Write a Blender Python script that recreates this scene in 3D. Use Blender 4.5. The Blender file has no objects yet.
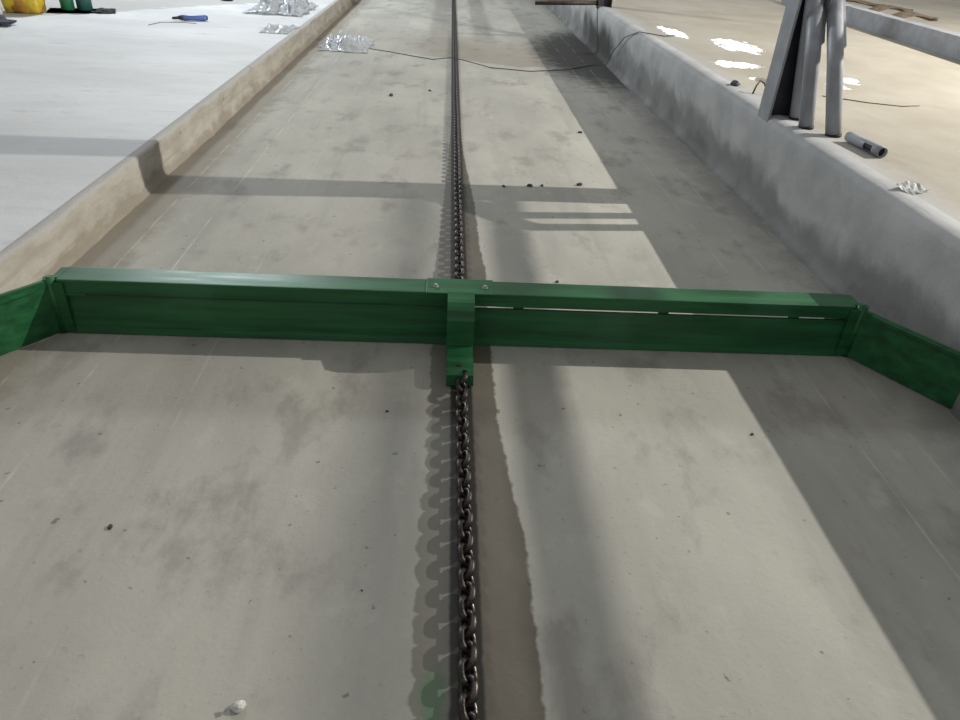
import bpy, bmesh, math, random
from mathutils import Matrix, Vector, noise, Euler

S = bpy.context.scene
COL = S.collection
random.seed(7)

# ------------------------------------------------------------------ camera
def make_camera():
    p, y, r = math.radians(32.454), math.radians(-3.975), math.radians(3.803)
    f = Vector((-math.sin(y)*math.cos(p), math.cos(y)*math.cos(p), -math.sin(p)))
    rt = Vector((math.cos(y), math.sin(y), 0)); up = rt.cross(f)
    c, s = math.cos(r), math.sin(r)
    X = c*rt + s*up; Y = -s*rt + c*up
    cam = bpy.data.cameras.new('camera'); cam.sensor_width = 36.0; cam.lens = 700/960*36
    cam.clip_end = 200
    o = bpy.data.objects.new('camera', cam); COL.objects.link(o)
    o.matrix_world = Matrix(((X.x, Y.x, -f.x, -0.078), (X.y, Y.y, -f.y, 0.0), (X.z, Y.z, -f.z, 1.45), (0, 0, 0, 1)))
    S.camera = o
make_camera()

# ------------------------------------------------------------------ light
W = bpy.data.worlds.new('world'); S.world = W; W.use_nodes = True
W.node_tree.nodes['Background'].inputs[0].default_value = (1.0, 1.0, 0.985, 1)
W.node_tree.nodes['Background'].inputs[1].default_value = 0.365
LAMP_A = Vector((7.4, 4.64, 4.0))      # floodlight over the right platform, throws the hard shadows
LAMP_B = Vector((-4.6, 13.5, 5.2))     # cool lamp over the left platform
def point(name, loc, power, col, rad):
    l = bpy.data.lights.new(name, 'POINT'); l.energy = power; l.color = col; l.shadow_soft_size = rad
    o = bpy.data.objects.new(name, l); o.location = loc; COL.objects.link(o); return o
point('floodlight_glow', LAMP_A, 3000, (1.0, 0.955, 0.875), 0.03)
point('yard_lamp_glow', LAMP_B, 1900, (0.86, 0.94, 1.0), 0.5)
vs = S.view_settings
vs.view_transform = 'Standard'; vs.look = 'None'; vs.gamma = 1.0; vs.exposure = 0.0
vs.use_curve_mapping = False

# ------------------------------------------------------------------ node helpers
class NT:
    def __init__(s, name):
        s.m = bpy.data.materials.new(name); s.m.use_nodes = True
        s.t = s.m.node_tree; s.b = s.t.nodes['Principled BSDF']
        s.co = s.t.nodes.new('ShaderNodeTexCoord').outputs['Object']
        sp = s.t.nodes.new('ShaderNodeSeparateXYZ'); s.t.links.new(s.co, sp.inputs[0])
        s.x, s.y, s.z = sp.outputs
    def put(s, sock, v):
        if hasattr(v, 'is_linked') or hasattr(v, 'links'): s.t.links.new(v, sock)
        else: sock.default_value = v
    def m_(s, op, a, b=0.0, c=0.0):
        n = s.t.nodes.new('ShaderNodeMath'); n.operation = op
        for i, v in enumerate((a, b, c)): s.put(n.inputs[i], v)
        return n.outputs[0]
    def add(s, a, b): return s.m_('ADD', a, b)
    def sub(s, a, b): return s.m_('SUBTRACT', a, b)
    def mul(s, a, b): return s.m_('MULTIPLY', a, b)
    def mx(s, a, b): return s.m_('MAXIMUM', a, b)
    def mn(s, a, b): return s.m_('MINIMUM', a, b)
    def ab(s, a): return s.m_('ABSOLUTE', a)
    def ss(s, v, lo, hi, a=0.0, b=1.0):
        n = s.t.nodes.new('ShaderNodeMapRange'); n.interpolation_type = 'SMOOTHSTEP'
        for i, q in enumerate((v, lo, hi, a, b)): s.put(n.inputs[i], q)
        return n.outputs[0]
    def noise(s, sc=(1, 1, 1), scale=1.0, detail=4.0, rough=0.55, off=(0, 0, 0)):
        mp = s.t.nodes.new('ShaderNodeMapping'); s.t.links.new(s.co, mp.inputs[0])
        mp.inputs['Scale'].default_value = sc; mp.inputs['Location'].default_value = off
        n = s.t.nodes.new('ShaderNodeTexNoise'); s.t.links.new(mp.outputs[0], n.inputs['Vector'])
        n.inputs['Scale'].default_value = scale; n.inputs['Detail'].default_value = detail; n.inputs['Roughness'].default_value = rough
        return n.outputs[0]
    def ramp(s, v, pts):
        n = s.t.nodes.new('ShaderNodeValToRGB'); e = n.color_ramp.elements
        while len(e) < len(pts): e.new(0.5)
        for q, (p, c) in zip(e, pts):
            q.position = p; q.color = (c, c, c, 1) if isinstance(c, float) else (*c, 1)
        s.t.links.new(v, n.inputs[0]); return n.outputs[0]
    def mix(s, f, a, b, mode='MIX'):
        n = s.t.nodes.new('ShaderNodeMix'); n.data_type = 'RGBA'; n.blend_type = mode
        s.put(n.inputs[0], f)
        for i, v in ((6, a), (7, b)):
            s.put(n.inputs[i], (*v, 1) if isinstance(v, tuple) else v)
        return n.outputs[2]
    def bump(s, h, strength=0.3, dist=0.01):
        n = s.t.nodes.new('ShaderNodeBump'); s.t.links.new(h, n.inputs['Height'])
        n.inputs['Strength'].default_value = strength; n.inputs['Distance'].default_value = dist
        s.t.links.new(n.outputs[0], s.b.inputs['Normal'])
    def out(s, col, rough=0.8, metal=0.0, spec=0.5):
        s.put(s.b.inputs['Base Color'], (*col, 1) if isinstance(col, tuple) else col)
        s.put(s.b.inputs['Roughness'], rough); s.put(s.b.inputs['Metallic'], metal)
        s.b.inputs['Specular IOR Level'].default_value = spec
        return s.m

def simple(name, col, rough=0.6, metal=0.0, var=0.25, scale=14.0, sc=(1, 1, 1), bump=0.15):
    n = NT(name); a = n.noise(sc, scale, 5.0)
    c = n.mix(n.ss(a, 0.3, 0.7), tuple(v*(1-var) for v in col), tuple(min(1, v*(1+var)) for v in col))
    if bump: n.bump(a, bump, 0.004)
    return n.out(c, rough, metal)

# ------------------------------------------------------------------ materials: ground
def mat_floor():
    n = NT('alley_concrete')
    big = n.noise((1, 0.45, 1), 1.3, 6.0, 0.6); strk = n.noise((5.5, 0.35, 1), 1.0, 5.0, 0.6, (3, 1, 0)); fine = n.noise((1, 1, 1), 45.0, 6.0, 0.7)
    mid = n.noise((1, 0.7, 1), 6.0, 6.0, 0.65, (9, 2, 0)); wob = n.noise((1, 1, 1), 7.0, 5.0, 0.6, (0, 5, 0))
    w0 = n.sub(wob, 0.5)
    c = n.mix(n.ss(big, 0.3, 0.72), (0.325, 0.318, 0.285), (0.44, 0.428, 0.38))
    smd = n.noise((1.5, 0.8, 1), 2.4, 7.0, 0.62, (2, 7, 0))
    c = n.mix(n.mul(n.ss(smd, 0.52, 0.68), 0.62), c, (0.215, 0.206, 0.185))
    c = n.mix(n.mul(n.ss(strk, 0.5, 0.72), 0.42), c, (0.27, 0.265, 0.24))
    c = n.mix(n.mul(n.ss(mid, 0.56, 0.74), 0.32), c, (0.25, 0.235, 0.205))
    c = n.mix(n.mul(n.ss(mid, 0.44, 0.28), 0.35), c, (0.5, 0.49, 0.45))
    c = n.mix(n.mul(n.ss(fine, 0.58, 0.74), 0.5), c, (0.2, 0.19, 0.17))
    # scattered dark flecks
    fl = n.noise((1, 1, 1), 26.0, 2.0, 0.5, (4, 4, 0))
    c = n.mix(n.mul(n.ss(fl, 0.70, 0.75), 0.6), c, (0.09, 0.085, 0.075))
    # brown band along the left kerb
    d = n.ss(n.add(n.x, n.mul(w0, 0.22)), -1.47, -1.60)
    c = n.mix(n.mul(d, 0.62), c, (0.21, 0.18, 0.135))
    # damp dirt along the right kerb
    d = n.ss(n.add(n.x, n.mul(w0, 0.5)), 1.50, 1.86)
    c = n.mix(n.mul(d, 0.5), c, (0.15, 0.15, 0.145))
    # damp brown field beyond the cable
    fy = n.sub(n.y, n.add(8.45, n.add(n.mul(n.m_('ABSOLUTE', n.sub(n.x, 0.75)), 0.42), n.mul(w0, 0.25))))
    f = n.mul(n.ss(fy, 0.0, 0.12), n.ss(fy, 2.6, 0.9))
    f = n.mul(f, n.ss(n.x, -0.9, 0.3, 0.35, 1.0))
    c = n.mix(n.mul(f, 0.55), c, (0.20, 0.165, 0.12))
    # black seep patch at the far right kerb
    dx = n.mul(n.sub(n.x, 1.82), 1.35); dy = n.mul(n.sub(n.y, 9.6), 0.5)
    rr = n.m_('SQRT', n.add(n.mul(dx, dx), n.mul(dy, dy)))
    c = n.mix(n.mul(n.ss(n.add(rr, n.mul(w0, 0.7)), 1.35, 0.75), 0.93), c, (0.035, 0.036, 0.034))
    # two darker bands beside the chain, far down the alley
    for cx in (0.42, -0.2):
        q = n.ss(n.ab(n.sub(n.x, n.add(cx, n.mul(w0, 0.2)))), 0.2, 0.08)
        c = n.mix(n.mul(n.mul(q, n.ss(n.y, 9.3, 11.5)), 0.5), c, (0.16, 0.15, 0.13))
    gap = n.noise((0.6, 2.2, 1), 1.0, 5.0, 0.7, (7, 3, 0))
    # pale scratch lines left by the screeds
    for cx, k in ((-1.31, .55), (-1.575, .45), (-0.93, .2), (1.355, .35), (1.57, .35)):
        q = n.ss(n.ab(n.sub(n.x, n.add(cx, n.mul(n.sub(big, 0.5), 0.05)))), 0.007, 0.002)
        c = n.mix(n.mul(n.mul(q, k), n.ss(gap, 0.42, 0.6)), c, (0.58, 0.57, 0.53))
    # oily soak along the chain: width follows the alley
    yy = n.m_('DIVIDE', n.y, 8.0)
    eR = n.mul(n.ramp(yy, [(0.0, .18), (.10, .172), (.165, .176), (.2, .15), (.235, .128), (.3, .125), (.385, .135), (.42, .115), (.5, .105), (.62, .055), (.75, .03)]), 1.0)
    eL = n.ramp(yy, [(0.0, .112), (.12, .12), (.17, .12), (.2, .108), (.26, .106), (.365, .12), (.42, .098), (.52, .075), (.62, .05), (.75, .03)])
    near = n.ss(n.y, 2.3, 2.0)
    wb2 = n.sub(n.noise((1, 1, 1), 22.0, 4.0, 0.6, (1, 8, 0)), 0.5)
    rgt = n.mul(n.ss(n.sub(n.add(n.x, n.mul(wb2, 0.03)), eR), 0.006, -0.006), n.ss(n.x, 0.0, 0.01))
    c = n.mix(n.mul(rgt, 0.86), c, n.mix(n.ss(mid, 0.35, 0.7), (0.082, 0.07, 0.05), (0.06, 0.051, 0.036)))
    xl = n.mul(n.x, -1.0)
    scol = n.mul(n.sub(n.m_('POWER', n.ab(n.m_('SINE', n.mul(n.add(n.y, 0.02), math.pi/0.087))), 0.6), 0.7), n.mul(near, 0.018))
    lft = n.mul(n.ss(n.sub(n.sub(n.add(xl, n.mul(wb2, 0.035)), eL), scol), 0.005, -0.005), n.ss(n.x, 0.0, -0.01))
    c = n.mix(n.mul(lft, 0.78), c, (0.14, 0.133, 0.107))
    # smear of green paint
    gx = n.mul(n.add(n.x, 0.072), 26.0); gy = n.mul(n.sub(n.y, 0.90), 15.0)
    g = n.add(n.m_('SQRT', n.add(n.mul(gx, gx), n.mul(gy, gy))), n.mul(wb2, 2.2))
    c = n.mix(n.mul(n.ss(g, 1.15, 0.5), 0.5), c, (0.05, 0.17, 0.07))
    # grease under the chain
    gr = n.ss(n.add(n.ab(n.sub(n.x, 0.005)), n.mul(wb2, 0.012)), 0.044, 0.034)
    c = n.mix(n.mul(gr, 0.93), c, (0.018, 0.017, 0.015))
    wet = n.mx(gr, n.mul(n.mx(rgt, lft), 0.55))
    n.bump(n.add(n.mul(fine, 0.5), n.mul(mid, 0.6)), 0.35, 0.006)
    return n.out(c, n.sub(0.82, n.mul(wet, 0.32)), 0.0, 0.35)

def mat_left_platform():
    n = NT('left_platform_concrete')
    big = n.noise((0.5, 1, 1), 1.2, 6.0, 0.6); mid = n.noise((0.5, 1.2, 1), 5.0, 6.0, 0.65); fine = n.noise((1, 1, 1), 40.0, 5.0, 0.7)
    c = n.mix(n.ss(big, 0.3, 0.7), (0.52, 0.53, 0.53), (0.66, 0.67, 0.68))
    c = n.mix(n.mul(n.ss(mid, 0.55, 0.72), 0.45), c, (0.38, 0.38, 0.375))
    c = n.mix(n.mul(n.ss(fine, 0.62, 0.8), 0.3), c, (0.25, 0.24, 0.22))
    # earth dirt around the dumped things at the back
    e = n.add(n.sub(n.y, n.add(9.55, n.mul(n.add(n.x, 4.0), 1.25))), n.mul(n.sub(mid, 0.5), 1.0))
    c = n.mix(n.mul(n.ss(e, 0.0, 0.25), 0.55), c, (0.25, 0.235, 0.20))
    n.bump(n.add(mid, n.mul(fine, 0.4)), 0.35, 0.008)
    return n.out(c, 0.7, 0.0, 0.4)

def mat_left_kerb():
    n = NT('left_kerb_concrete')
    mid = n.noise((1, 0.6, 1.6), 5.0, 6.0, 0.65); fine = n.noise((1, 1, 1), 50.0, 5.0, 0.7); lay = n.noise((1, 0.4, 9), 3.0, 4.0, 0.6)
    c = n.mix(n.ss(mid, 0.3, 0.7), (0.33, 0.31, 0.27), (0.45, 0.425, 0.37))
    c = n.mix(n.mul(n.ss(lay, 0.52, 0.68), 0.45), c, (0.27, 0.24, 0.19))
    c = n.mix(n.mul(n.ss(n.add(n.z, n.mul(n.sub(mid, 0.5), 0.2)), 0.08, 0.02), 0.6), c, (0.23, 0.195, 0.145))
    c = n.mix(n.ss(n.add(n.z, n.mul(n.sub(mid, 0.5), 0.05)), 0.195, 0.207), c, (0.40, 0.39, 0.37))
    sp = n.noise((1, 1, 1), 9.0, 2.0, 0.5, (5, 0, 2))
    c = n.mix(n.mul(n.ss(sp, 0.7, 0.75), 0.6), c, (0.14, 0.13, 0.11))
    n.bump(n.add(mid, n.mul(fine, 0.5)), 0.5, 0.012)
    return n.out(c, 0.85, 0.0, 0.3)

def mat_right_kerb():
    n = NT('right_kerb_cement')
    mid = n.noise((1, 0.9, 1), 3.2, 6.0, 0.62); fine = n.noise((1, 1, 1), 40.0, 5.0, 0.7); big = n.noise((1, 0.8, 0.7), 2.0, 5.0, 0.6, (3, 0, 1))
    c = n.mix(n.ss(mid, 0.3, 0.7), (0.33, 0.34, 0.345), (0.45, 0.455, 0.455))
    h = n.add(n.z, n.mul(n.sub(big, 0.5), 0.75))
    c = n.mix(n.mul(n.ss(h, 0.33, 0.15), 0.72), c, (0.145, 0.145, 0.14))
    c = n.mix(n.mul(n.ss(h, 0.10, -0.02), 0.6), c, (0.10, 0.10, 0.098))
    # black run-off at the far post
    q = n.ss(n.ab(n.sub(n.y, n.add(9.8, n.mul(n.sub(mid, 0.5), 1.6)))), 1.5, 0.6)
    c = n.mix(n.mul(n.mul(q, n.ss(n.add(n.z, n.mul(n.sub(big, 0.5), 0.4)), 0.46, 0.24)), 0.9), c, (0.04, 0.04, 0.038))
    n.bump(n.add(mid, n.mul(fine, 0.3)), 0.35, 0.012)
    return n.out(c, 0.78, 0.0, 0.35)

def mat_right_platform():
    n = NT('right_platform_concrete')
    big = n.noise((1, 0.7, 1), 0.9, 6.0, 0.6); mid = n.noise((1.1, 0.7, 1), 4.0, 6.0, 0.65); fine = n.noise((1, 1, 1), 38.0, 5.0, 0.7)
    wob = n.sub(mid, 0.5)
    c = n.mix(n.ss(big, 0.32, 0.7), (0.30, 0.273, 0.22), (0.40, 0.37, 0.31))
    c = n.mix(n.mul(n.ss(mid, 0.55, 0.72), 0.45), c, (0.30, 0.26, 0.19))
    c = n.mix(n.mul(n.ss(fine, 0.62, 0.78), 0.35), c, (0.25, 0.22, 0.17))
    g = n.ss(n.add(n.x, n.mul(wob, 0.35)), 2.16, 1.98)
    c = n.mix(g, c, (0.37, 0.365, 0.345))
    pw = n.sub(n.noise((1, 0.6, 1), 11.0, 5.0, 0.65, (3, 3, 0)), 0.5)
    # wet puddles on the slab, each with its own outline
    wet = None
    for px, py, rx, ry in ((2.25, 7.92, .12, .42), (2.68, 7.22, .20, .45), (2.27, 6.08, .20, .17), (3.0, 5.64, .11, .2), (2.25, 5.45, .1, .12), (2.6, 5.65, .12, .14), (2.8, 5.35, .09, .1)):
        ax = n.m_('DIVIDE', n.sub(n.x, px), rx); ay = n.m_('DIVIDE', n.sub(n.y, py), ry)
        d = n.add(n.m_('SQRT', n.add(n.mul(ax, ax), n.mul(ay, ay))), n.mul(pw, 2.4))
        m = n.ss(d, 1.1, 0.75); wet = m if wet is None else n.mx(wet, m)
    ax = n.mul(n.sub(n.x, 2.4), 1.5); ay = n.mul(n.sub(n.y, 7.0), 0.45)
    damp = n.ss(n.add(n.m_('SQRT', n.add(n.mul(ax, ax), n.mul(ay, ay))), wob), 0.95, 0.6)
    c = n.mix(n.mul(damp, 0.35), c, (0.25, 0.235, 0.19))
    c = n.mix(n.mul(wet, 0.5), c, (0.22, 0.2, 0.16))
    n.bump(n.mul(n.add(mid, n.mul(fine, 0.4)), n.sub(1.0, n.mul(wet, 0.97))), 0.35, 0.008)
    return n.out(c, n.sub(0.75, n.add(n.mul(damp, 0.15), n.mul(wet, 0.56))), 0.0, 0.5)

def mat_green():
    n = NT('green_paint')
    br = n.noise((0.6, 6, 9), 3.0, 6.0, 0.6); big = n.noise((1, 1, 1), 2.6, 4.0, 0.6); fine = n.noise((1, 1, 1), 60.0, 4.0, 0.6)
    c = n.mix(n.ss(br, 0.3, 0.7), (0.006, 0.062, 0.02), (0.013, 0.125, 0.038))
    c = n.mix(n.mul(n.ss(big, 0.55, 0.72), 0.4), c, (0.045, 0.15, 0.075))
    c = n.mix(n.mul(n.ss(fine, 0.68, 0.76), 0.4), c, (0.10, 0.13, 0.09))
    n.bump(n.add(br, n.mul(fine, 0.2)), 0.25, 0.004)
    return n.out(c, n.ss(br, 0.3, 0.7, 0.37, 0.52), 0.0, 0.45)

def mat_chain():
    n = NT('oily_steel')
    a = n.noise((1, 1, 1), 60.0, 4.0); b = n.noise((1, 1, 1), 14.0, 3.0)
    c = n.mix(n.ss(a, 0.35, 0.7), (0.025, 0.021, 0.018), (0.10, 0.088, 0.08))
    n.bump(a, 0.3, 0.002)
    return n.out(c, n.ss(b, 0.3, 0.7, 0.28, 0.55), 0.75, 0.5)

def mat_film():
    n = NT('clear_film')
    a = n.noise((1, 1, 1), 9.0, 4.0)
    n.out((0.72, 0.75, 0.77), 0.22)
    n.put(n.b.inputs['Alpha'], n.ss(a, 0.3, 0.65, 0.5, 0.95))
    return n.m

M = dict(floor=mat_floor(), lplat=mat_left_platform(), lkerb=mat_left_kerb(), rkerb=mat_right_kerb(), rplat=mat_right_platform(),
    green=mat_green(), chain=mat_chain(), film=mat_film(),
    steel=simple('grey_primer', (0.27, 0.285, 0.315), 0.5, 0.0, 0.12, 8.0),
    lightsteel=simple('lit_side_grey', (0.42, 0.44, 0.46), 0.4, 0.3, 0.12, 12.0),
    dark_end=simple('near_black', (0.012, 0.012, 0.013), 0.7),
    bolt=simple('zinc_bolt', (0.35, 0.40, 0.35), 0.35, 0.5),
    rust=simple('worn_brown_steel', (0.06, 0.045, 0.035), 0.6, 0.3, 0.4, 30.0),
    yellow=simple('yellow_plastic', (0.55, 0.40, 0.03), 0.45, 0, 0.35, 9.0),
    orange=simple('orange_brown_print', (0.42, 0.20, 0.03), 0.5, 0, 0.3, 9.0),
    white=simple('white_plastic', (0.62, 0.64, 0.63), 0.45, 0, 0.1, 9.0),
    cloth=simple('dark_cloth', (0.055, 0.062, 0.075), 0.9, 0, 0.45, 18.0),
    mat=simple('black_green_mat', (0.075, 0.085, 0.08), 0.9, 0, 0.4, 14.0),
    bgreen=simple('green_plastic', (0.02, 0.17, 0.075), 0.35, 0, 0.2, 9.0),
    teal=simple('teal_plastic', (0.02, 0.10, 0.085), 0.35, 0, 0.2, 9.0),
    blue=simple('blue_plastic', (0.10, 0.17, 0.47), 0.4, 0, 0.15, 9.0),
    black=simple('black_plastic_and_web_shade', (0.02, 0.022, 0.03), 0.5, 0, 0.2, 9.0),
    cable=simple('black_cable', (0.03, 0.03, 0.03), 0.6),
    wood=simple('dry_brown_frond', (0.12, 0.09, 0.06), 0.9, 0, 0.4, 12.0, (1, 6, 1)),
    stone=simple('dark_grit', (0.06, 0.057, 0.05), 0.9, 0, 0.4, 40.0),
    pale=simple('pale_concrete_crumb', (0.55, 0.54, 0.5), 0.9, 0, 0.2, 40.0))
mm = bpy.data.materials.new('lens_and_glint_glow'); mm.use_nodes = True
b_ = mm.node_tree.nodes['Principled BSDF']; b_.inputs['Emission Color'].default_value = (1, 0.99, 0.97, 1); b_.inputs['Emission Strength'].default_value = 6.0
M['lens'] = mm

# ------------------------------------------------------------------ mesh helpers
def link(name, me, mat, parent=None, loc=(0, 0, 0), rot=(0, 0, 0), smooth=False):
    if mat is not None and not me.materials: me.materials.append(M[mat])
    if smooth:
        for p in me.polygons: p.use_smooth = True
    o = bpy.data.objects.new(name, me); COL.objects.link(o)
    o.location = loc; o.rotation_euler = rot
    if parent is not None: o.parent = parent
    return o
def bm_obj(name, bm, mat, parent=None, smooth=False, **k):
    bmesh.ops.recalc_face_normals(bm, faces=bm.faces)
    me = bpy.data.meshes.new(name); bm.to_mesh(me); bm.free()
    return link(name, me, mat, parent, smooth=smooth, **k)
def tag(o, label, cat, group=None):
    o['label'] = label; o['category'] = cat
    if group: o['group'] = group
    return o
def thing(name, label, cat, loc=(0, 0, 0), rz=0.0, group=None):
    o = bpy.data.objects.new(name, None); COL.objects.link(o); o.location = loc; o.rotation_euler = (0, 0, rz)
    o.empty_display_size = 0.1
    return tag(o, label, cat, group)
def box_bm(bm, lo, hi, bev=0.0, mat=None):
    r = bmesh.ops.create_cube(bm, size=1.0); v = r['verts']
    c = [(a+b)/2 for a, b in zip(lo, hi)]; s = [b-a for a, b in zip(lo, hi)]
    for q in v: q.co = Vector((q.co.x*s[0]+c[0], q.co.y*s[1]+c[1], q.co.z*s[2]+c[2]))
    if mat is not None: bmesh.ops.transform(bm, matrix=mat, verts=v)
    if bev:
        es = list({e for q in v for e in q.link_edges})
        bmesh.ops.bevel(bm, geom=es, offset=bev, segments=2, affect='EDGES', profile=0.7)
def box(name, lo, hi, mat, parent=None, bev=0.003):
    bm = bmesh.new(); box_bm(bm, lo, hi, bev); return bm_obj(name, bm, mat, parent)
def tube_bm(bm, pts, rad, sides=12, cap=True, hollow=0.0):
    pts = [Vector(p) for p in pts]; rings = []; n = len(pts)
    t0 = (pts[1]-pts[0]).normalized(); ref = Vector((0, 0, 1)) if abs(t0.z) < 0.9 else Vector((1, 0, 0))
    u = t0.cross(ref).normalized()
    for i, p in enumerate(pts):
        t = (pts[min(i+1, n-1)]-pts[max(i-1, 0)]).normalized()
        u = (u - t*u.dot(t)).normalized(); w = t.cross(u)
        r = rad[i] if isinstance(rad, (list, tuple)) else rad
        rings.append([bm.verts.new(p + (u*math.cos(a)+w*math.sin(a))*r) for a in [2*math.pi*k/sides for k in range(sides)]])
    for a, b in zip(rings, rings[1:]):
        for k in range(sides): bm.faces.new((a[k], a[(k+1) % sides], b[(k+1) % sides], b[k]))
    if cap:
        bm.faces.new(rings[0][::-1]); bm.faces.new(rings[-1])
    return rings
def tube(name, pts, rad, mat, parent=None, sides=12, **k):
    bm = bmesh.new(); tube_bm(bm, pts, rad, sides); o = bm_obj(name, bm, mat, parent, **k)
    for p in o.data.polygons: p.use_smooth = len(p.vertices) == 4
    return o
def prism(name, poly, axis, a, b, mat, parent=None, bev=0.0):
    """poly: 2D outline; extruded along axis ('x','y','z') from a to b."""
    bm = bmesh.new()
    def P(u, v, w): return {'x': (w, u, v), 'y': (u, w, v), 'z': (u, v, w)}[axis]
    A = [bm.verts.new(P(u, v, a)) for u, v in poly]; B = [bm.verts.new(P(u, v, b)) for u, v in poly]
    n = len(poly)
    bm.faces.new(A); bm.faces.new(B[::-1])
    for i in range(n): bm.faces.new((A[i], B[i], B[(i+1) % n], A[(i+1) % n]))
    if bev: bmesh.ops.bevel(bm, geom=list(bm.edges), offset=bev, segments=2, affect='EDGES')
    return bm_obj(name, bm, mat, parent)
def struct(o): o['kind'] = 'structure'; return o

# ------------------------------------------------------------------ setting
HL, HR, XL, XR = 0.21, 0.525, -1.78, 1.84
def sheet(name, x0, x1, y0, y1, z, mat, nx, ny, amp=0.0):
    bm = bmesh.new(); V = []
    for j in range(ny+1):
        y = y0+(y1-y0)*j/ny
        V.append([bm.verts.new((x0+(x1-x0)*i/nx, y, z + (amp*noise.noise(Vector(((x0+(x1-x0)*i/nx)*0.9, y*0.9, z*7))) if 0 < i < nx else 0))) for i in range(nx+1)])
    for j in range(ny):
        for i in range(nx): bm.faces.new((V[j][i], V[j][i+1], V[j+1][i+1], V[j+1][i]))
    return struct(bm_obj(name, bm, mat, smooth=True))
sheet('floor', -1.80, 1.92, -3, 34, 0.0, 'floor', 1, 1)
sheet('floor_left', -16, XL-0.03, -3, 34, HL, 'lplat', 1, 1)
sheet('floor_right', XR+0.06, 24, -3, 34, HR, 'rplat', 1, 1)
def kerb(name, prof, mat, amps, seed):
    bm = bmesh.new(); V = []
    ys = [-3+0.25*i for i in range(13)] + [0.25+0.06*i for i in range(1, 230)] + [14.2+0.6*i for i in range(34)]
    for y in ys:
        row = []
        for k, (x, z) in enumerate(prof):
            a = amps[k]
            dx = a*(noise.noise(Vector((y*2.2, z*6, seed)))*1.0 + noise.noise(Vector((y*9, z*14, seed+5)))*0.6)
            dz = 0.35*a*noise.noise(Vector((y*4.1, k*3.0, seed+9)))
            row.append(bm.verts.new((x+dx, y, z+(dz if 0 < k < len(prof)-1 else 0))))
        V.append(row)
    for a, b in zip(V, V[1:]):
        for i in range(len(prof)-1): bm.faces.new((a[i], a[i+1], b[i+1], b[i]))
    return struct(bm_obj(name, bm, mat, smooth=True))
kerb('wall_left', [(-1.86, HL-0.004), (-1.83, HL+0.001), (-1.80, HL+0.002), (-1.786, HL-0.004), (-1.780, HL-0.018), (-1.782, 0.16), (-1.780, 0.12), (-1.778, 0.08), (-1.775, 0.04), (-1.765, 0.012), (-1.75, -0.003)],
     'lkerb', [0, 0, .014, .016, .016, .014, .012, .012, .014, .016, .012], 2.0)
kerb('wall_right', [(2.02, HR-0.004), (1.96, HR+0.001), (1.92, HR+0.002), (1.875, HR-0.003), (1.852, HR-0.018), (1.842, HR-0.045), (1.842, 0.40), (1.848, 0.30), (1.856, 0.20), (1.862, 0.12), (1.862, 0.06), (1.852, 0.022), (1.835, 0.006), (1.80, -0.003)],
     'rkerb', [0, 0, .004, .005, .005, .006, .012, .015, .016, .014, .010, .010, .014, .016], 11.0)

# ------------------------------------------------------------------ scraper
sc = thing('manure_scraper', 'green painted steel scraper beam with hinged end wings spanning the alley', 'scraper', (0, 2.44, 0))
def lc(y): return y-2.44     # scraper parts are laid out about its own base point
YF, YB = lc(2.385), lc(2.50)
for s, x0, x1, zb in ((-1, -1.50, -0.046, 0.168), (1, 0.044, 1.56, 0.174)):
    a, b = x0, x1
    bm = bmesh.new(); box_bm(bm, (a, YF, zb), (b, YB, 0.228), 0.006); bm_obj('top_beam', bm, 'green', sc)
    # blade plate, slightly tilted with a folded foot
    zt = 0.163 if s < 0 else 0.160
    prism('blade', [(YF+0.010, zt), (YF+0.020, zt), (YF+0.012, 0.03), (YF+0.012, 0.004), (YF-0.006, 0.004), (YF+0.000, 0.03)], 'x', a+0.004, b-0.004, 'green', sc)
    for q in ((0.12, 0.5, 0.85) if s > 0 else (0.02, 0.5, 0.9)):
        xx = a+(b-a)*q
        box('blade_bracket', (xx-0.02, YF+0.016, 0.06), (xx+0.02, YF+0.03, zb+0.003), 'green', sc, 0.002)
box('end_cap', (-1.506, YF-0.004, 0.164), (-1.40, YF+0.004, 0.174), 'green', sc, 0.002)
# centre coupling: cover plate on the beam, strap down the front, foot with chain lip
box('cover_plate', (-0.135, YF-0.008, 0.224), (0.125, YB+0.003, 0.2315), 'green', sc, 0.003)
prism('strap', [(YF-0.006, 0.237), (YF-0.070, 0.226), (YF-0.098, 0.205), (YF-0.112, 0.17), (YF-0.118, 0.02), (YF-0.104, 0.02), (YF-0.098, 0.165), (YF-0.086, 0.195), (YF-0.062, 0.213), (YF-0.006, 0.223)], 'x', -0.052, 0.050, 'green', sc, 0.0)
box('core_block', (-0.044, YF+0.004, 0.012), (0.042, YB-0.01, 0.226), 'green', sc, 0.004)
for x in (-0.047, 0.033):
    prism('cheek_plate', [(YF+0.01, 0.2), (YF-0.09, 0.195), (YF-0.11, 0.16), (YF-0.115, 0.012), (YF+0.01, 0.012)], 'x', x, x+0.012, 'green', sc)
prism('foot', [(YF-0.112, 0.064), (YF-0.262, 0.060), (YF-0.290, 0.046), (YF-0.298, 0.006), (YF-0.286, 0.006), (YF-0.280, 0.040), (YF-0.258, 0.049), (YF-0.112, 0.052)], 'x', -0.050, 0.048, 'green', sc)
for x in (-0.050, 0.038): box('foot_rib', (x, YF-0.278, 0.004), (x+0.010, YF-0.112, 0.054), 'green', sc, 0.002)
def bolt(x, y, z, parent):
    bm = bmesh.new(); tube_bm(bm, [(x, y, z), (x, y, z+0.003)], 0.011, 12); b1 = bm_obj('washer', bm, 'bolt', parent)
    bm = bmesh.new(); tube_bm(bm, [(x, y, z+0.003), (x, y, z+0.011)], 0.0075, 6); bm_obj('bolt', bm, 'bolt', parent)
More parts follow.
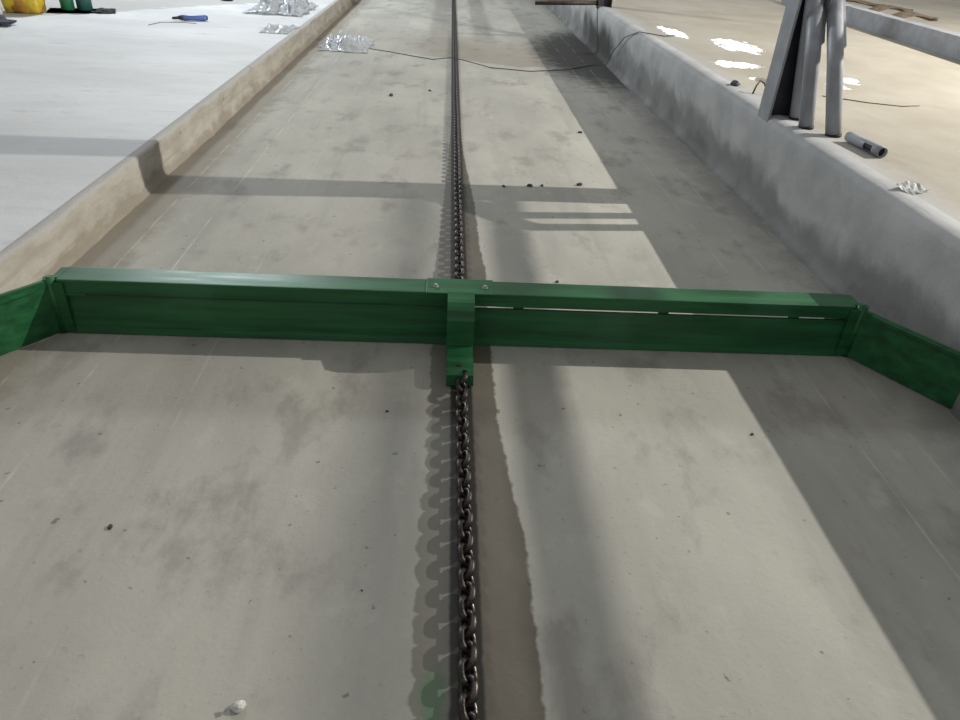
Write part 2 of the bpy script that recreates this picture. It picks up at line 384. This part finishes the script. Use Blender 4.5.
for x in (-0.098, 0.092): bolt(x, lc(2.43), 0.231, sc)
bm = bmesh.new(); tube_bm(bm, [(-0.004, YF-0.245, 0.056), (-0.004, YF-0.245, 0.066)], 0.008, 10); bm_obj('pin', bm, 'rust', sc)
# hinges and wings
for s, hx, ex, ey in ((-1, -1.525, -1.745, 2.10), (1, 1.590, 1.822, 2.03)):
    y0 = lc(2.392)
    tube('hinge_barrel', [(hx, y0, 0.004), (hx, y0, 0.232)], 0.020, 'green', sc, 16)
    tube('hinge_pin', [(hx, y0, 0.230), (hx, y0, 0.236)], 0.010, 'green', sc, 10)
    lo, hi = sorted((hx, hx-s*0.075))
    box('hinge_plate', (lo, y0+0.012, 0.02), (hi, YB-0.005, 0.2265), 'green', sc, 0.003)
    box('hinge_tab', (min(hx-s*0.05, hx-s*0.012), y0-0.016, 0.01), (max(hx-s*0.05, hx-s*0.012), y0+0.02, 0.215), 'green', sc, 0.003)
    d = Vector((ex-hx, lc(ey)-y0, 0)); L = d.length; d.normalize(); nrm = Vector((-d.y, d.x, 0))
    bm = bmesh.new(); MM = Matrix(((d.x, nrm.x, 0, hx), (d.y, nrm.y, 0, y0), (0, 0, 1, 0), (0, 0, 0, 1)))
    box_bm(bm, (0.012, -0.008, 0.006), (L, 0.008, 0.226 if s < 0 else 0.218), 0.003, MM)
    wing = bm_obj('wing', bm, 'green', sc)
    bm = bmesh.new(); box_bm(bm, (0.05, 0.008 if s < 0 else -0.02, 0.20), (L-0.02, 0.02 if s < 0 else -0.008, 0.216), 0.002, MM); bm_obj('stiffener', bm, 'green', wing)

# ------------------------------------------------------------------ chains
def link_mesh(name, pitch=0.0425, d=0.017, Wd=0.058, seg=8, sides=7):
    r = (Wd-d)/2; h = max(0.001, (pitch+2*d-Wd)/2)
    path = []
    for i in range(seg+1):
        a = math.pi*i/seg; path.append((r*math.cos(a), h+r*math.sin(a)))
    for i in range(seg+1):
        a = math.pi+math.pi*i/seg; path.append((r*math.cos(a), -h+r*math.sin(a)))
    bm = bmesh.new(); rings = []; n = len(path)
    for i, (x, y) in enumerate(path):
        nx, ny = (x, y-h) if y >= h-1e-6 else (x, y+h)
        l = math.hypot(nx, ny); nx /= l; ny /= l
        rings.append([bm.verts.new((x+nx*math.cos(t)*d/2, y+ny*math.cos(t)*d/2, math.sin(t)*d/2)) for t in [2*math.pi*k/sides for k in range(sides)]])
    for i in range(n):
        a, b = rings[i], rings[(i+1) % n]
        for k in range(sides): bm.faces.new((a[k], a[(k+1) % sides], b[(k+1) % sides], b[k]))
    bmesh.ops.recalc_face_normals(bm, faces=bm.faces)
    me = bpy.data.meshes.new(name); bm.to_mesh(me); bm.free(); me.materials.append(M['chain'])
    for p in me.polygons: p.use_smooth = True
    return me
LK = link_mesh('chain_link'); LKfar = link_mesh('chain_link_far', seg=5, sides=5)
P = 0.0425
def chain(name, y0, y1, label, cap=300, rise=None):
    c = thing(name, label, 'chain', (0, y0, 0))
    n = int((y1-y0)/P); bm_rest = None
    for i in range(n):
        y = i*P; x = 0.006+0.0035*noise.noise(Vector(((y+y0)*1.3, 2, 0)))
        z = 0.0235
        if rise and y > rise[0]: z += (y-rise[0])/(rise[1]-rise[0])*rise[2]
        roll = math.radians(45 if i % 2 else -45) + 0.14*noise.noise(Vector((i*0.37, 5, y0)))
        yaw = 0.05*noise.noise(Vector((i*0.9, 1, 3)))
        if i < cap or cap >= n:
            o = bpy.data.objects.new('link', LK); COL.objects.link(o)
            o.location = (x, y, z); o.rotation_euler = Euler((0, roll, yaw)); o.parent = c
        else:
            if bm_rest is None: bm_rest = bmesh.new()
            k = len(bm_rest.verts); bm_rest.from_mesh(LKfar); bm_rest.verts.ensure_lookup_table()
            bmesh.ops.transform(bm_rest, matrix=Matrix.Translation((x, y, z)) @ Euler((0, roll, yaw)).to_matrix().to_4x4(), verts=bm_rest.verts[k:])
    if bm_rest is not None:
        o = bm_obj('distant_links', bm_rest, 'chain', c, smooth=True); o['kind'] = 'stuff'
    return c
chain('drag_chain', 0.30, 2.16, 'oily steel drag chain running from the scraper foot towards the viewer', rise=(1.70, 1.86, 0.035))
chain('drag_chain', 2.56, 26.0, 'oily steel drag chain running away behind the green scraper down the alley')

# ------------------------------------------------------------------ right platform: posts
def post(name, loc, label, tubes, height, stub=None, mat='steel'):
    p = thing(name, label, 'post', loc)
    # I section: flange towards the alley, web square to it
    box('flange', (-0.084, -0.055, -0.035), (-0.070, 0.105, height), mat, p, 0.002)
    box('flange', (0.075, -0.085, 0.0), (0.087, 0.085, height), mat, p, 0.002)
    box('web', (-0.070, -0.005, 0.0), (0.075, 0.005, height), 'black', p, 0.0)  # near-black stands for the shade lying on the web
    for base, knee, top in tubes:
        B0, K0, T0 = Vector((base[0], base[1], 0.004)), Vector(knee), Vector(top)
        t = tube('strut', [B0, B0.lerp(K0, 0.5), B0.lerp(K0, 0.93), K0.lerp(T0, 0.1), T0], 0.041, mat, p, 18)
        tube('foot_ring', [(B0.x, B0.y, 0.0), (B0.x-0.002, B0.y, 0.016)], 0.0425, 'dark_end', t, 18)  # near-black ring at the lower end of the strut
        # gusset plate welded beside the bent upper length, its lower end cut on a slant
        bm = bmesh.new(); d = T0-K0; pts = [(0.0, 0.0), (0.074, 0.22), (0.074, 0.98), (0.0, 0.98)]
        A = [bm.verts.new(K0+d*v+Vector((u, 0.022, 0))) for u, v in pts]
        B = [bm.verts.new(K0+d*v+Vector((u, 0.036, 0))) for u, v in pts]
        bm.faces.new(A); bm.faces.new(B[::-1])
        for i in range(4): bm.faces.new((A[i], B[i], B[(i+1) % 4], A[(i+1) % 4]))
        bm_obj('gusset', bm, 'lightsteel', p)  # paler than the struts: the lit side is put into the colour
    if stub:
        tube('stub_rail', stub, 0.03, mat, p, 12)
    return p
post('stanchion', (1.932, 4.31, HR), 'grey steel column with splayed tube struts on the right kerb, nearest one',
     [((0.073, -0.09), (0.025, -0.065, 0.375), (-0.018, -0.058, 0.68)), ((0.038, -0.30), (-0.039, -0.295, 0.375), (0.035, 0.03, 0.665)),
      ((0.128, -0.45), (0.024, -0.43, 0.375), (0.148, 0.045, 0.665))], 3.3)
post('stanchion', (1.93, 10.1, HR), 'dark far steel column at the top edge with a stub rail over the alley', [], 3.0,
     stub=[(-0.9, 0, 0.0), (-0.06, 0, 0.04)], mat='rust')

# pipe offcut lying by the struts
def pipe_offcut():
    p = thing('pipe_offcut', 'short grey pipe offcut with open dark end lying at the kerb edge', 'pipe', (2.105, 3.56, HR))
    bm = bmesh.new(); n = 20; R0, R1 = 0.027, 0.023; L0, L1 = -0.11, 0.19
    ys = [L0, L0+0.06, L0+0.13, L1]; rings = []
    for r in (R0, R1):
        rings.append([[bm.verts.new((r*math.cos(2*math.pi*k/n), y, 0.0285+r*math.sin(2*math.pi*k/n))) for k in range(n)] for y in ys])
    for w in (0, 1):
        for j in range(3):
            for k in range(n):
                if j == 1 and 8 <= k <= 11: continue       # slot cut in the pipe wall, towards the alley
                bm.faces.new((rings[w][j][k], rings[w][j][(k+1) % n], rings[w][j+1][(k+1) % n], rings[w][j+1][k]))
    for j in (0, 3):
        for k in range(n): bm.faces.new((rings[0][j][k], rings[0][j][(k+1) % n], rings[1][j][(k+1) % n], rings[1][j][k]))
    o = bm_obj('pipe_wall', bm, 'steel', p, smooth=True)
    bm = bmesh.new(); tube_bm(bm, [(0, L0+0.02, 0.0285), (0, L1-0.01, 0.0285)], 0.0225, 14); bm_obj('bore_shade', bm, 'dark_end', p)  # near-black core paints the shade inside the hollow pipe
    p.rotation_euler = (0, 0, math.radians(5))
pipe_offcut()

# long grey channel lying further in
def channel():
    t = thing('steel_channel', 'long grey steel channel lying on the cream slab at upper right', 'steel beam', (5.07, 9.0, HR), math.radians(-4.5))
    box('back_web', (-0.10, -3.4, 0.0), (-0.092, 3.4, 0.19), 'steel', t, 0.002)
    box('top_flange', (-0.092, -3.4, 0.182), (0.06, 3.4, 0.19), 'steel', t, 0.002)
    box('bottom_flange', (-0.092, -3.4, 0.0), (0.06, 3.4, 0.008), 'steel', t, 0.002)
channel()

def frond(loc, rz, L, label):
    bm = bmesh.new(); n = 7
    rows = []
    for i in range(n+1):
        u = i/n; w = 0.16*math.sin(math.pi*min(1, u*0.9+0.12))**0.8 + 0.004
        zc = 0.05+0.10*math.sin(u*4.1)+0.16*u*u
        rows.append([bm.verts.new((L*(u-0.5), s*w*(0.7+0.5*random.random()), zc+h+0.03*abs(s)*random.random())) for s, h in ((-1, 0), (-0.35, 0.03), (0.35, 0.035), (1, 0), (0.3, -0.012), (-0.3, -0.012))])
    for a, b in zip(rows, rows[1:]):
        for k in range(6): bm.faces.new((a[k], a[(k+1) % 6], b[(k+1) % 6], b[k]))
    bm.faces.new(rows[0]); bm.faces.new(rows[-1][::-1])
    zmin = min(v.co.z for v in bm.verts)
    for v in bm.verts: v.co.z -= zmin
    tag(bm_obj('dry_frond', bm, 'wood', loc=(loc[0], loc[1], HR), rot=(0, 0, rz)), label, 'dry leaf', 'dry brown fronds behind the channel')
frond((5.85, 9.75), 0.15, 0.8, 'dry brown frond nearest the frame edge behind the grey channel')
frond((6.05, 10.7), 0.35, 1.0, 'dry brown frond in the middle of the three behind the channel')
frond((5.9, 11.6), -0.2, 1.1, 'dry brown frond right beside the steel struts, farthest of three')

# small litter on the right kerb
def lump(name, loc, size, mat, label, cat, group=None, seed=0, rz=0.0, sub=2, rough=0.35, flat=True):
    bm = bmesh.new(); bmesh.ops.create_icosphere(bm, subdivisions=sub, radius=1.0)
    for v in bm.verts:
        q = 1+rough*noise.noise(v.co*1.7+Vector((seed*3.1, seed, 0)))
        v.co = Vector((v.co.x*q*size[0], v.co.y*q*size[1], v.co.z*q*size[2]))
    if flat:
        zc = -0.55*size[2]
        for v in bm.verts: v.co.z = max(v.co.z, zc)
    zmin = min(v.co.z for v in bm.verts)
    for v in bm.verts: v.co.z -= zmin
    return tag(bm_obj(name, bm, mat, loc=loc, rot=(0, 0, rz), smooth=sub > 2), label, cat, group)
lump('rag_scrap', (1.96, 5.17, HR), (0.03, 0.045, 0.022), 'cloth', 'small dark scrap on the kerb left of the column', 'scrap', seed=3)
wire = tube('wire_curl', [(1.99, 4.90, HR+0.004), (2.01, 4.92, HR+0.05), (2.04, 4.95, HR+0.08), (2.07, 4.94, HR+0.065), (2.085, 4.90, HR+0.02), (2.12, 4.86, HR+0.005), (2.17, 4.84, HR+0.004)], 0.006, 'rust', None, 8)
tag(wire, 'bent dark wire looped up beside the steel column', 'wire')
tag(tube('wire_offcut', [(2.5, 4.95, HR+0.003), (2.75, 4.80, HR+0.003), (2.95, 4.74, HR+0.003), (3.1, 4.79, HR+0.003)], 0.003, 'wood', None, 8), 'thin brown wire lying flat on the cream slab', 'wire')
def scrap(loc, rz):
    bm = bmesh.new(); nx, ny = 8, 5; V = []
    for j in range(ny+1):
        V.append([bm.verts.new(((i/nx-0.5)*0.13, (j/ny-0.5)*0.09, 0.012+0.022*abs(noise.noise(Vector((i*0.8, j*0.9, 4)))) + 0.02*(j/ny)**2)) for i in range(nx+1)])
    for j in range(ny):
        for i in range(nx): bm.faces.new((V[j][i], V[j][i+1], V[j+1][i+1], V[j+1][i]))
    r = bmesh.ops.solidify(bm, geom=list(bm.faces), thickness=0.003)
    zmin = min(v.co.z for v in bm.verts)
    for v in bm.verts: v.co.z -= zmin
    tag(bm_obj('plastic_scrap', bm, 'white', loc=(loc[0], loc[1], HR), rot=(0, 0, rz)), 'small curled pale plastic scrap on the kerb below the pipe', 'scrap')
scrap((1.99, 2.95), 0.5)

# ------------------------------------------------------------------ clear film, cable
def film(loc, sx, sy, seed, label, hz, drape=None, rz=0.0):
    bm = bmesh.new(); nx, ny = 40, 26; V = []
    for j in range(ny+1):
        row = []
        for i in range(nx+1):
            u, v = i/nx, j/ny
            x, y = (u-0.5)*sx, (v-0.5)*sy
            e = 1-0.28*abs(noise.noise(Vector((u*3, v*3, seed))))
            q = Vector((x*6, y*4, seed))
            z = hz*(abs(noise.noise(q))*1.3+0.5*abs(noise.noise(q*2.7))+0.25*abs(noise.noise(q*6)))*min(1, 6*min(u, 1-u, v, 1-v)+0.1)+0.005
            x, y = x*e+0.05*noise.noise(q*0.8), y*e
            row.append(bm.verts.new((x, y, z+(drape(x+loc[0]) if drape else 0))))
        V.append(row)
    for j in range(ny):
        for i in range(nx): bm.faces.new((V[j][i], V[j][i+1], V[j+1][i+1], V[j+1][i]))
    bmesh.ops.solidify(bm, geom=list(bm.faces), thickness=0.0015)
    o = bm_obj('plastic_film', bm, 'film', loc=loc, rot=(0, 0, rz), smooth=True); return tag(o, label, 'plastic film', 'crumpled clear film by the left kerb')
film((-1.33, 9.35, 0), 0.62, 1.0, 3.0, 'crumpled clear plastic film lying on the alley floor beside left kerb', 0.13)
film((-2.30, 10.6, HL), 0.75, 1.3, 8.0, 'larger heap of clear plastic film on the left platform edge', 0.22)
film((-2.0, 8.8, HL), 0.34, 0.6, 5.0, 'flat clear plastic film scrap on left platform, nearest of the film pieces', 0.07)
tag(tube('cable', [(-1.02, 9.19, 0.006), (-0.75, 9.03, 0.006), (-0.52, 8.86, 0.006), (-0.25, 8.68, 0.007), (-0.05, 8.56, 0.054), (0.08, 8.5, 0.050), (0.4, 8.37, 0.006), (0.84, 8.27, 0.006), (1.3, 8.5, 0.006), (1.62, 8.85, 0.008), (1.79, 8.8, 0.03), (1.815, 8.6, 0.22), (1.815, 8.15, 0.42), (1.85, 7.7, 0.535), (2.05, 7.5, HR+0.008), (2.2, 7.6, HR+0.008)], 0.0042, 'cable', None, 8, smooth=True),
    'thin black cable lying across the alley and up the right kerb', 'cable')

# ------------------------------------------------------------------ left platform litter
def sack(loc, size, rz, label, seed, mats, cat='sack'):
    t = thing('plastic_sack', label, cat, loc, rz)
    bm = bmesh.new(); bmesh.ops.create_cube(bm, size=2.0); bmesh.ops.subdivide_edges(bm, edges=bm.edges, cuts=7, use_grid_fill=True)
    for v in bm.verts:
        c = v.co.copy(); l = max(abs(c.x), abs(c.y), abs(c.z)); s = c.normalized()*l
        c = c*0.45+s*0.55
        c *= 1+0.16*noise.noise(c*1.8+Vector((seed, 0, 0)))+0.07*noise.noise(c*5+Vector((0, seed, 0)))
        v.co = Vector((c.x*size[0]/2, c.y*size[1]/2, max(c.z, -0.8)*size[2]/2+0.4*size[2]))
    zmin = min(v.co.z for v in bm.verts)
    for v in bm.verts: v.co.z -= zmin
    bm_obj('sack_body', bm, mats[0], t, smooth=True)
    if len(mats) > 1:     # printed band wrapped round the lower half
        bm = bmesh.new(); n = 28; R = []
        for k, (z, f) in enumerate(((0.05, 0.93), (0.16, 1.05), (0.34, 1.07), (0.42, 1.03))):
            R.append([bm.verts.new((math.cos(2*math.pi*i/n)*size[0]/2*f*0.93, math.sin(2*math.pi*i/n)*size[1]/2*f*0.93, z*size[2])) for i in range(n)])
        for a, b in zip(R, R[1:]):
            for i in range(n): bm.faces.new((a[i], a[(i+1) % n], b[(i+1) % n], b[i]))
        bm_obj('printed_band', bm, mats[1], t, smooth=True)
    bm = bmesh.new(); tube_bm(bm, [(0, 0, size[2]*0.70), (0.01, 0, size[2]*0.85), (-0.02, 0.01, size[2]*0.98)], [size[0]*0.2, 0.03, size[0]*0.16], 12); bm_obj('tied_neck', bm, mats[0], t, smooth=True)
    return t
sack((-4.92, 9.1, HL), (0.42, 0.36, 0.42), 0.2, 'yellow sack with orange-brown band standing at the top left corner', 2.0, ['yellow', 'orange'])
sack((-5.08, 8.70, HL), (0.20, 0.18, 0.17), 0.6, 'small white sack at the left frame edge before the yellow one', 6.0, ['white'])
lump('dark_cloth', (-4.75, 8.08, HL), (0.20, 0.15, 0.05), 'cloth', 'crumpled dark grey cloth at the left frame edge', 'cloth', seed=5, sub=4, rough=0.6)
def can(loc, r, h, mat, label):
    t = thing('plastic_canister', label, 'canister', loc)
    bm = bmesh.new(); tube_bm(bm, [(0, 0, 0), (0, 0, 0.01), (0, 0, h*0.7), (0, 0, h*0.8), (0, 0, h*0.86)], [r*0.92, r, r, r*0.7, r*0.35], 20); bm_obj('canister_body', bm, mat, t, smooth=True)
    bm = bmesh.new(); tube_bm(bm, [(0, 0, h*0.86), (0, 0, h)], r*0.38, 14); bm_obj('screw_cap', bm, 'white', t)
    bm = bmesh.new(); tube_bm(bm, [(r*0.6, 0, h*0.76), (r*1.15, 0, h*0.72), (r*1.2, 0, h*0.5), (r*0.95, 0, h*0.42)], r*0.12, 8); bm_obj('handle', bm, mat, t, smooth=True)
can((-4.57, 9.36, HL+0.012), 0.075, 0.30, 'bgreen', 'bright green plastic canister at the top edge beside the yellow sack')
can((-4.40, 9.42, HL+0.012), 0.085, 0.34, 'teal', 'darker teal plastic canister standing on the black mat')
def mat_():
    bm = bmesh.new(); nx, ny = 24, 10; V = []
    for j in range(ny+1):
        V.append([bm.verts.new(((i/nx-0.5)*0.72*(1+0.1*noise.noise(Vector((0, j*.5, 3)))), (j/ny-0.5)*0.42*(1+0.25*noise.noise(Vector((i*.4, 0, 1)))), 0.009+(0.03*max(0, noise.noise(Vector((i*.35, j*.6, 6)))) if i > 15 else 0))) for i in range(nx+1)])
    for j in range(ny):
        for i in range(nx): bm.faces.new((V[j][i], V[j][i+1], V[j+1][i+1], V[j+1][i]))
    bmesh.ops.solidify(bm, geom=list(bm.faces), thickness=0.008)
    tag(bm_obj('floor_mat', bm, 'mat', loc=(-4.43, 9.40, HL), rot=(0, 0, 0.35)), 'dark rumpled mat under the two green canisters', 'mat')
mat_()
def screwdriver():
    t = thing('hand_tool', 'blue handled tool with a dark tip lying on left platform', 'tool', (-3.07, 9.12, HL), math.radians(21))
    tube('grip', [(-0.10, 0, 0.034), (-0.08, 0, 0.034), (0.0, 0, 0.034), (0.14, 0, 0.034), (0.165, 0, 0.034)], [0.024, 0.033, 0.029, 0.034, 0.028], 'blue', t, 14)
    tube('collar', [(-0.14, 0, 0.034), (-0.10, 0, 0.034)], [0.02, 0.03], 'black', t, 14)
    tube('tip', [(-0.21, 0, 0.028), (-0.14, 0, 0.034)], [0.012, 0.018], 'black', t, 10)
    tube('end_cap', [(0.165, 0, 0.034), (0.18, 0, 0.034)], [0.027, 0.02], 'black', t, 14)
screwdriver()
tag(tube('twine', [(-3.38, 8.6, HL+0.005), (-3.33, 8.85, HL+0.006), (-3.1, 8.93, HL+0.005), (-2.95, 8.9, HL+0.006)], 0.003, 'wood', None, 6), 'thin dark twine curled below the blue tool', 'twine')
lump('dark_scrap', (-3.24, 11.25, HL), (0.09, 0.07, 0.05), 'black', 'small black scrap behind the blue tool at the top edge', 'scrap', seed=9)

# ------------------------------------------------------------------ grit and crumbs on the alley
for i, (x, y, r, lab) in enumerate((
    (0.47, 4.36, .022, 'dark grit fleck above the striped shadow, larger of the middle pair'),
    (0.55, 4.375, .016, 'dark grit fleck above the striped shadow, smaller of the middle pair'),
    (0.30, 4.33, .015, 'dark grit fleck above the transverse shadow, nearest the chain'),
    (0.80, 4.42, .024, 'dark grit fleck above the striped shadow, closest to the shade edge'),
    (-0.586, 6.73, .03, 'largest dark grit fleck on the far alley left of the chain'),
    (-0.24, 7.02, .02, 'small dark grit fleck on the far alley just left of chain'),
    (1.01, 5.74, .022, 'dark grit fleck on the edge of the kerb shade, far alley'),
    (0.47, 2.98, .012, 'dark grit fleck right behind the green beam, right of chain'),
    (-0.25, 1.93, .007, 'tiny dark grit fleck below the beam, left of the scraper foot'),
    (1.0, 1.85, .008, 'dark grit fleck below the beam near the right shade edge'),
    (-0.95, 1.38, .010, 'dark grit fleck on the pale concrete at lower left'),
    (-0.255, 1.18, .004, 'tiniest dark grit fleck left of the near chain'))):
    lump('grit', (x, y, 0), (r, r*0.7, r*0.5), 'stone', lab, 'grit', 'dark grit flecks on the alley', seed=i, rz=i*1.1, sub=1)
lump('concrete_crumb', (-0.482, 0.872, 0), (0.016, 0.013, 0.008), 'pale', 'pale concrete crumb near the bottom edge left of chain', 'crumb', seed=21)

# ------------------------------------------------------------------ lamps and the added shadow rails outside the view
def flood(name, loc, base_z, label, look):
    t = thing(name, label, 'lamp', (loc.x, loc.y, base_z))
    back = -Vector(look).normalized(); px, py = back.x*0.45, back.y*0.45; h = loc.z-base_z
    tube('pole', [(px, py, 0), (px, py, h+0.05)], 0.045, 'steel', t, 14)
    box('base_plate', (px-0.12, py-0.12, 0), (px+0.12, py+0.12, 0.015), 'steel', t, 0.003)
    tube('bracket', [(px, py, h), (back.x*0.16, back.y*0.16, h+0.02)], 0.02, 'steel', t, 10)
    a = math.atan2(-back.y, -back.x)
    bm = bmesh.new(); box_bm(bm, (-0.22, -0.16, -0.13), (-0.09, 0.16, 0.15), 0.01, Matrix.Translation((0, 0, h)) @ Matrix.Rotation(a, 4, 'Z')); bm_obj('housing', bm, 'black', t)
    bm = bmesh.new(); box_bm(bm, (-0.09, -0.13, -0.10), (-0.084, 0.13, 0.12), 0.0, Matrix.Translation((0, 0, h)) @ Matrix.Rotation(a, 4, 'Z')); bm_obj('lens', bm, 'lens', t)
flood('floodlight', LAMP_A, HR, 'floodlight on a steel pole over the right platform', (-1, -0.1, 0))
flood('yard_lamp', LAMP_B, HL, 'cool white floodlight on a pole over the left platform', (1, -0.6, 0))
def boom(name, loc, length, zr, rad, label):  # unseen rails, added to cast the long soft bands along the alley
    t = thing(name, label, 'rail', loc)
    h = zr-loc[2]
    tube('upright', [(0, -length, 0), (0, -length, h+0.25)], 0.05, 'steel', t, 14)
    tube('rail', [(0, -length, h), (0, 0, h)], rad, 'steel', t, 14)
    tube('brace', [(0, -length, h+0.22), (0, -length+0.45, h)], 0.018, 'steel', t, 10)
    box('base_plate', (-0.12, -length-0.12, 0), (0.12, -length+0.12, 0.012), 'steel', t, 0.002)
boom('shadow_rail', (3.6, 4.38, HR), 2.9, 1.865, 0.029, 'thicker added rail out of view, shaped to shade the floor right of the chain')
boom('shadow_rail', (5.2, 4.53, HR), 1.6, 2.845, 0.0155, 'higher thin added rail out of view, shaped to cast the soft band left of the chain')
# added glowing panels, out of view, placed so the wet slab mirrors them as glints
wl = struct(box('wall_far', (5.5, 27.3, HR-0.05), (18.0, 27.5, 5.5), 'rkerb', None, 0.0))
for k, (a, b) in enumerate(((7.0, 9.0), (9.4, 11.4), (13.4, 16.0))):
    w = bpy.data.objects.new('glint_panel_%d' % (k+1), None); COL.objects.link(w); w.location = (a, 27.3, 2.2); struct(w)
    box('glint_pane', (0.05, -0.03, 0.05), (b-a-0.05, -0.01, 2.05), 'lens', w, 0.0)
    for lo, hi in (((0, -0.05, 0), (b-a, 0, 0.05)), ((0, -0.05, 2.05), (b-a, 0, 2.1)), ((0, -0.05, 0.05), (0.05, 0, 2.05)), ((b-a-0.05, -0.05, 0.05), (b-a, 0, 2.05)), (((b-a)/2-0.02, -0.05, 0.05), ((b-a)/2+0.02, 0, 2.05))):
        box('glint_panel_frame', lo, hi, 'white', w, 0.0)
